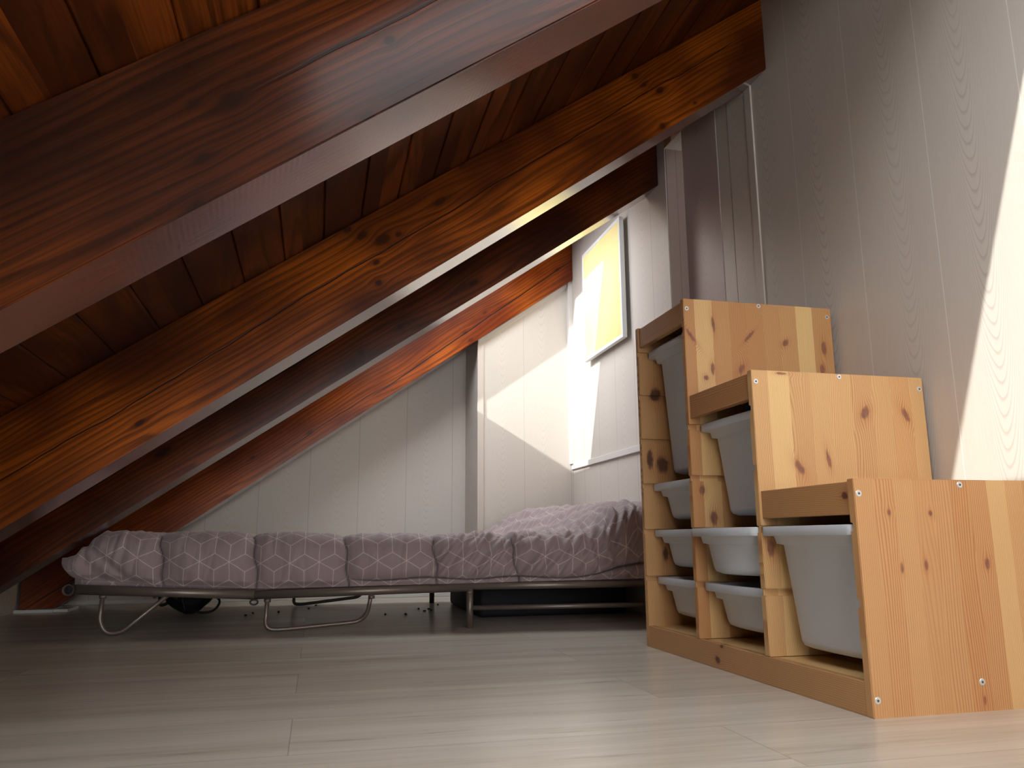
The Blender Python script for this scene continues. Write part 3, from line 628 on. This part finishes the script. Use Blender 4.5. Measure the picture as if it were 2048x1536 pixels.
SEAMS = [(-1.406, 0.022), (-1.113, 0.022), (-0.815, 0.014), (-0.525, 0.022), (-0.255, 0.026), (0.235, 0.03)]   # x at the top, shift towards the bottom
def ss(a, b, x):
    t = min(1.0, max(0.0, (x - a) / (b - a))); return t * t * (3 - 2 * t)
XA, XB = -1.70, 0.366
NU, NVv = 460, 190
def section(x):
    """cross-section outline (y, z) of the quilt at x: front bottom, up the front, over the top, down the back"""
    H0 = 0.328 + 0.006 * math.sin(x * 3.1)
    top = min(H0, 1.4323 + 0.694 * x - 0.004)
    y0 = yf(x) - 0.035
    zb = zr(x) + 0.020 + 0.012 * ss(-1.35, -1.6, x)
    return y0, zb, top
bm = bmesh.new(); uvl = bm.loops.layers.uv.new('UVMap'); sl = bm.verts.layers.float.new('seam')
grid = []; uvs = []
for i in range(NU + 1):
    tx = i / NU; x = XA + (XB - XA) * tx
    y0, zb, top = section(x)
    yb = 2.60; row = []; ruv = []
    # quarter-round corner on top of the front face
    hgt = top - zb; rad = min(0.062, hgt * 0.45)
    pts = []
    for k in range(51): pts.append((y0, zb + (hgt - rad) * k / 50))
    for k in range(1, 31):
        a = math.pi / 2 * k / 30; pts.append((y0 + rad - rad * math.cos(a), top - rad + rad * math.sin(a)))
    for k in range(1, 91): pts.append((y0 + rad + (yb - 0.05 - y0 - rad) * k / 90, top))
    for k in range(1, 20): pts.append((yb - 0.05 + 0.05 * k / 19, top - (k / 19) ** 2 * (hgt)))
    s = 0.0
    for k, (yy, zz) in enumerate(pts):
        if k: s += math.hypot(yy - pts[k - 1][0], zz - pts[k - 1][1])
        fz = (zz - zb) / max(hgt, 1e-3)                       # 0 bottom .. 1 top
        front = 1.0 - ss(y0 + rad * 0.4, y0 + rad + 0.12, yy)
        # transverse seams pinch the padding
        dmin = 9.0; ch = 0.0
        for (sx, sh) in SEAMS:
            d = x - (sx + sh * (1 - fz) + 0.004 * math.sin(zz * 60 + sx * 9)); dmin = min(dmin, abs(d))
        puff = 1.0 - math.exp(-dmin / 0.030)
        line = math.exp(-(dmin / 0.0035) ** 2)
        # long seam low on the front, climbing at the pillow
        zs = 0.166 + 0.004 * math.sin(x * 20) + 0.035 * ss(-0.02, 0.22, x)
        dl = abs(zz - zs) if x > -0.86 else 9.0
        lp = 1.0 - 0.75 * math.exp(-dl / 0.010) * front * ss(-0.86, -0.72, x)
        line = max(line, math.exp(-(dl / 0.0026) ** 2) * front * ss(-0.86, -0.72, x))
        bulge = (0.016 + 0.022 * math.sin(math.pi * min(1, max(0, fz)) ** 0.8)) * puff * lp
        # pillow under the quilt at the head end
        hy = ss(y0 + 0.00, y0 + 0.20, yy) * (1 - ss(2.36, 2.58, yy))
        edge = 0.0 + 0.06 * math.exp(-((yy - y0) / 0.12) ** 2) - 0.13 * ss(1.8, 2.4, yy)
        hump = ss(edge - 0.05, edge + 0.17, x)
        lift = 0.112 * hump * (0.82 + 0.18 * hy) * ss(0.05, 0.85, fz)
        P3 = Vector((x, yy, zz))
        # outward direction
        if k <= 50: nrm = Vector((0, -1, 0))
        elif k <= 80: a = math.pi / 2 * (k - 50) / 30; nrm = Vector((0, -math.cos(a), math.sin(a)))
        elif k <= 170: nrm = Vector((0, 0, 1))
        else: a = (k - 170) / 19 * math.pi / 2; nrm = Vector((0, math.sin(a), math.cos(a)))
        w = 0.0
        q = Vector((x * 15 + zz * 7, yy * 6, zz * 10)); w += 0.0045 * noise.noise(q)
        amt = 0.25 + 0.9 * ss(-0.62, -0.3, x) * (1 - 0.4 * ss(0.1, 0.3, x)) + 0.5 * ss(-1.42, -1.6, x)
        q = Vector((x * 34 - (zz * 26 if x > -0.6 else zz * 6), yy * 8, zz * 7)); w += amt * (0.012 if k < 90 else 0.006) * (abs(noise.noise(q)) * 2 - 0.6)
        q = Vector((x * 60 + zz * 10, yy * 30, zz * 22)); w += amt * 0.0025 * noise.noise(q)
        # gathers running out from where the pillow starts
        gz = math.exp(-((x - edge - 0.02) / 0.10) ** 2) * ss(y0 - 0.01, y0 + 0.10, yy)
        w += gz * (0.012 if k < 81 else 0.006) * math.sin((x * 55 + yy * 34) + 3 * noise.noise(Vector((x * 6, yy * 6, 0))))
        w += 0.013 * math.exp(-((x - 0.085) / 0.075) ** 2) * math.sin(x * 105 + zz * 24 + 2 * noise.noise(Vector((x * 9, yy * 5, zz * 9)))) * front * ss(0.0, 0.4, fz)
        # sag at the foot corner
        if x < -1.45: w += -0.014 * math.exp(-((x + 1.60 + (zz - 0.2) * 0.8) / 0.03) ** 2) * front - 0.010 * math.exp(-((x + 1.52 + (zz - 0.2) * 1.2) / 0.02) ** 2) * front
        taper = ss(0.0, 0.12, fz) if k < 60 else 1.0
        P3 += nrm * (bulge * (1.0 if k < 81 else 0.75) * (0.25 + 0.75 * taper) + w * (0.3 + 0.7 * taper) - 0.020 - line * 0.004)
        P3.z += lift
        # rounded foot end
        if x < -1.63:
            e2 = min(1.0, (-1.63 - x) / 0.07); q2 = math.sqrt(max(0.0, 1 - e2 * e2)) * 0.95 + 0.05
            P3.z = 0.245 + (P3.z - 0.245) * q2; P3.y = 2.1 + (P3.y - 2.1) * (0.90 + 0.10 * q2)
        # keep below the rafter that crosses the foot
        if 1.50 < P3.y < 1.70: P3.z = min(P3.z, 1.4323 + 0.694 * P3.x - 0.003)
        vtx = bm.verts.new(P3); vtx[sl] = line; row.append(vtx); ruv.append((x, s))
    grid.append(row); uvs.append(ruv)
for i in range(NU):
    for k in range(len(grid[0]) - 1):
        f = bm.faces.new((grid[i][k], grid[i + 1][k], grid[i + 1][k + 1], grid[i][k + 1]))
        for lp, (a, b) in zip(f.loops, ((i, k), (i + 1, k), (i + 1, k + 1), (i, k + 1))): lp[uvl].uv = uvs[a][b]
for row in (grid[0], grid[-1]):
    bm.faces.new(row if row is grid[0] else row[::-1])
bm.faces.new([r[0] for r in grid][::-1] + [r[-1] for r in grid])
qo = link('quilt', bm, M['quilt'], None, True)
tag(qo, 'mauve grey padded quilt with a white line cube pattern lying over the folding bed', 'quilt')
# thin mattress under the quilt, its patterned cover showing at the foot
bm = bmesh.new(); uvl = bm.loops.layers.uv.new('UVMap')
pr = []
for i in range(41):
    x = -1.655 + 2.0 * i / 40
    z0 = zr(x) + 0.013; z1 = z0 + 0.045; ya = yf(x) - 0.006 + (0.035 if x > -1.2 else 0.0); yb = 2.62
    pr.append([bm.verts.new(p) for p in ((x, ya + 0.006, z0), (x, ya, z0 + 0.012), (x, ya, z1 - 0.012), (x, ya + 0.012, z1), (x, yb, z1), (x, yb, z0))])
for a, b in zip(pr, pr[1:]):
    for k in range(6):
        f = bm.faces.new((a[k], b[k], b[(k + 1) % 6], a[(k + 1) % 6]))
        for lp in f.loops: lp[uvl].uv = (lp.vert.co.x + 0.03, lp.vert.co.z + lp.vert.co.y)
bm.faces.new(pr[0][::-1]); bm.faces.new(pr[-1])
tag(link('mattress', bm, M['quilt'], None, True), 'thin patterned grey mattress showing below the quilt at the foot of the bed', 'mattress')

# ------------------------------------------------------------------ things under the bed
M['navy'] = plain('navy_fabric', srgb(16, 18, 26), 0.75)
bag = tag(empty('bag', (-1.41, 2.42, 0.0)), 'dark slumped bag with a loop strap lying on the floor under the bed', 'bag')
bm = bmesh.new(); bmesh.ops.create_icosphere(bm, subdivisions=4, radius=1)
for v in bm.verts:
    c = v.co.copy(); n = noise.noise(c * 1.7) * 0.22
    v.co = Vector((c.x * 0.105 * (1 + n), c.y * 0.10 * (1 + n), 0.062 + c.z * 0.062 * (1 + n * 0.4)))
    if v.co.z < 0.004: v.co.z = 0.0
    v.co.x *= 0.62 + 0.38 * min(1.0, v.co.z / 0.075)
link('body', bm, M['navy'], bag, True)
bm = bmesh.new(); tube(bm, fillet([(0.02, -0.07, 0.02), (0.05, -0.085, 0.006), (0.105, -0.08, 0.010), (0.13, -0.06, 0.055), (0.08, -0.06, 0.08)], 0.03), 0.005, 8); link('strap', bm, M['navy'], bag, True)
bm = bmesh.new(); tube(bm, [(-0.012, -0.093, 0.10), (-0.016, -0.108, 0.06), (-0.006, -0.095, 0.02)], 0.0022, 6); link('piping', bm, plain('bag_piping', srgb(84, 84, 86), 0.6), bag, True)
bm = bmesh.new(); box(bm, -0.292, 0.31, 1.86, 2.56, 0.0, 0.112, 0.015)  # dark block filling the space under the head end
tag(link('dark_box', bm, M['navy'], None, True), 'flat dark navy box on the floor under the head of the bed', 'bag')
bm = bmesh.new()
zz = [0.098, 0.076, 0.090, 0.073, 0.086, 0.070, 0.098]
vv = [bm.verts.new((-1.53 + 0.02 * i, 2.18 + 0.004 * (i % 2), z)) for i, z in enumerate(zz)]
tp = [bm.verts.new((-1.53 + 0.02 * i, 2.18, 0.135)) for i in range(len(zz))]
for i in range(len(zz) - 1): bm.faces.new((vv[i], vv[i + 1], tp[i + 1], tp[i]))
r = bmesh.ops.solidify(bm, geom=bm.faces[:], thickness=0.002)
tag(link('cloth_fringe', bm, plain('fringe_cloth', srgb(120, 108, 98), 0.8)), 'ragged pale cloth edge hanging below the bed foot', 'cloth')
M['crumb'] = plain('dark_crumb', srgb(26, 22, 20), 0.9)
proto = None
for i, (x, y) in enumerate([(-0.93, 2.45), (-1.05, 2.33), (-0.90, 2.62), (-0.63, 2.08), (-0.55, 2.07), (-0.43, 2.27), (-0.43, 2.2), (-0.46, 2.18), (-1.17, 2.2), (-1.15, 2.3), (-0.36, 2.48), (-0.47, 2.3)]):
    if proto is None:
        bm = bmesh.new(); bmesh.ops.create_icosphere(bm, subdivisions=2, radius=1)
        for v in bm.verts: v.co = v.co * (1 + 0.5 * noise.noise(v.co * 3)); v.co = Vector((v.co.x * 0.006, v.co.y * 0.004, v.co.z * 0.004))
        proto = o = link('dirt_crumb', bm, M['crumb'], None, True)
    else:
        o = proto.copy(); COL.objects.link(o)
    o.location = (x, y, 0.0036); o.rotation_euler = (0, 0, i * 1.3); sc = 0.7 + 0.6 * ((i * 37) % 10) / 10; o.scale = (sc, sc, 0.9)
    tag(o, 'tiny dark crumb on the floor under the bed', 'crumb', 'crumbs under the bed')
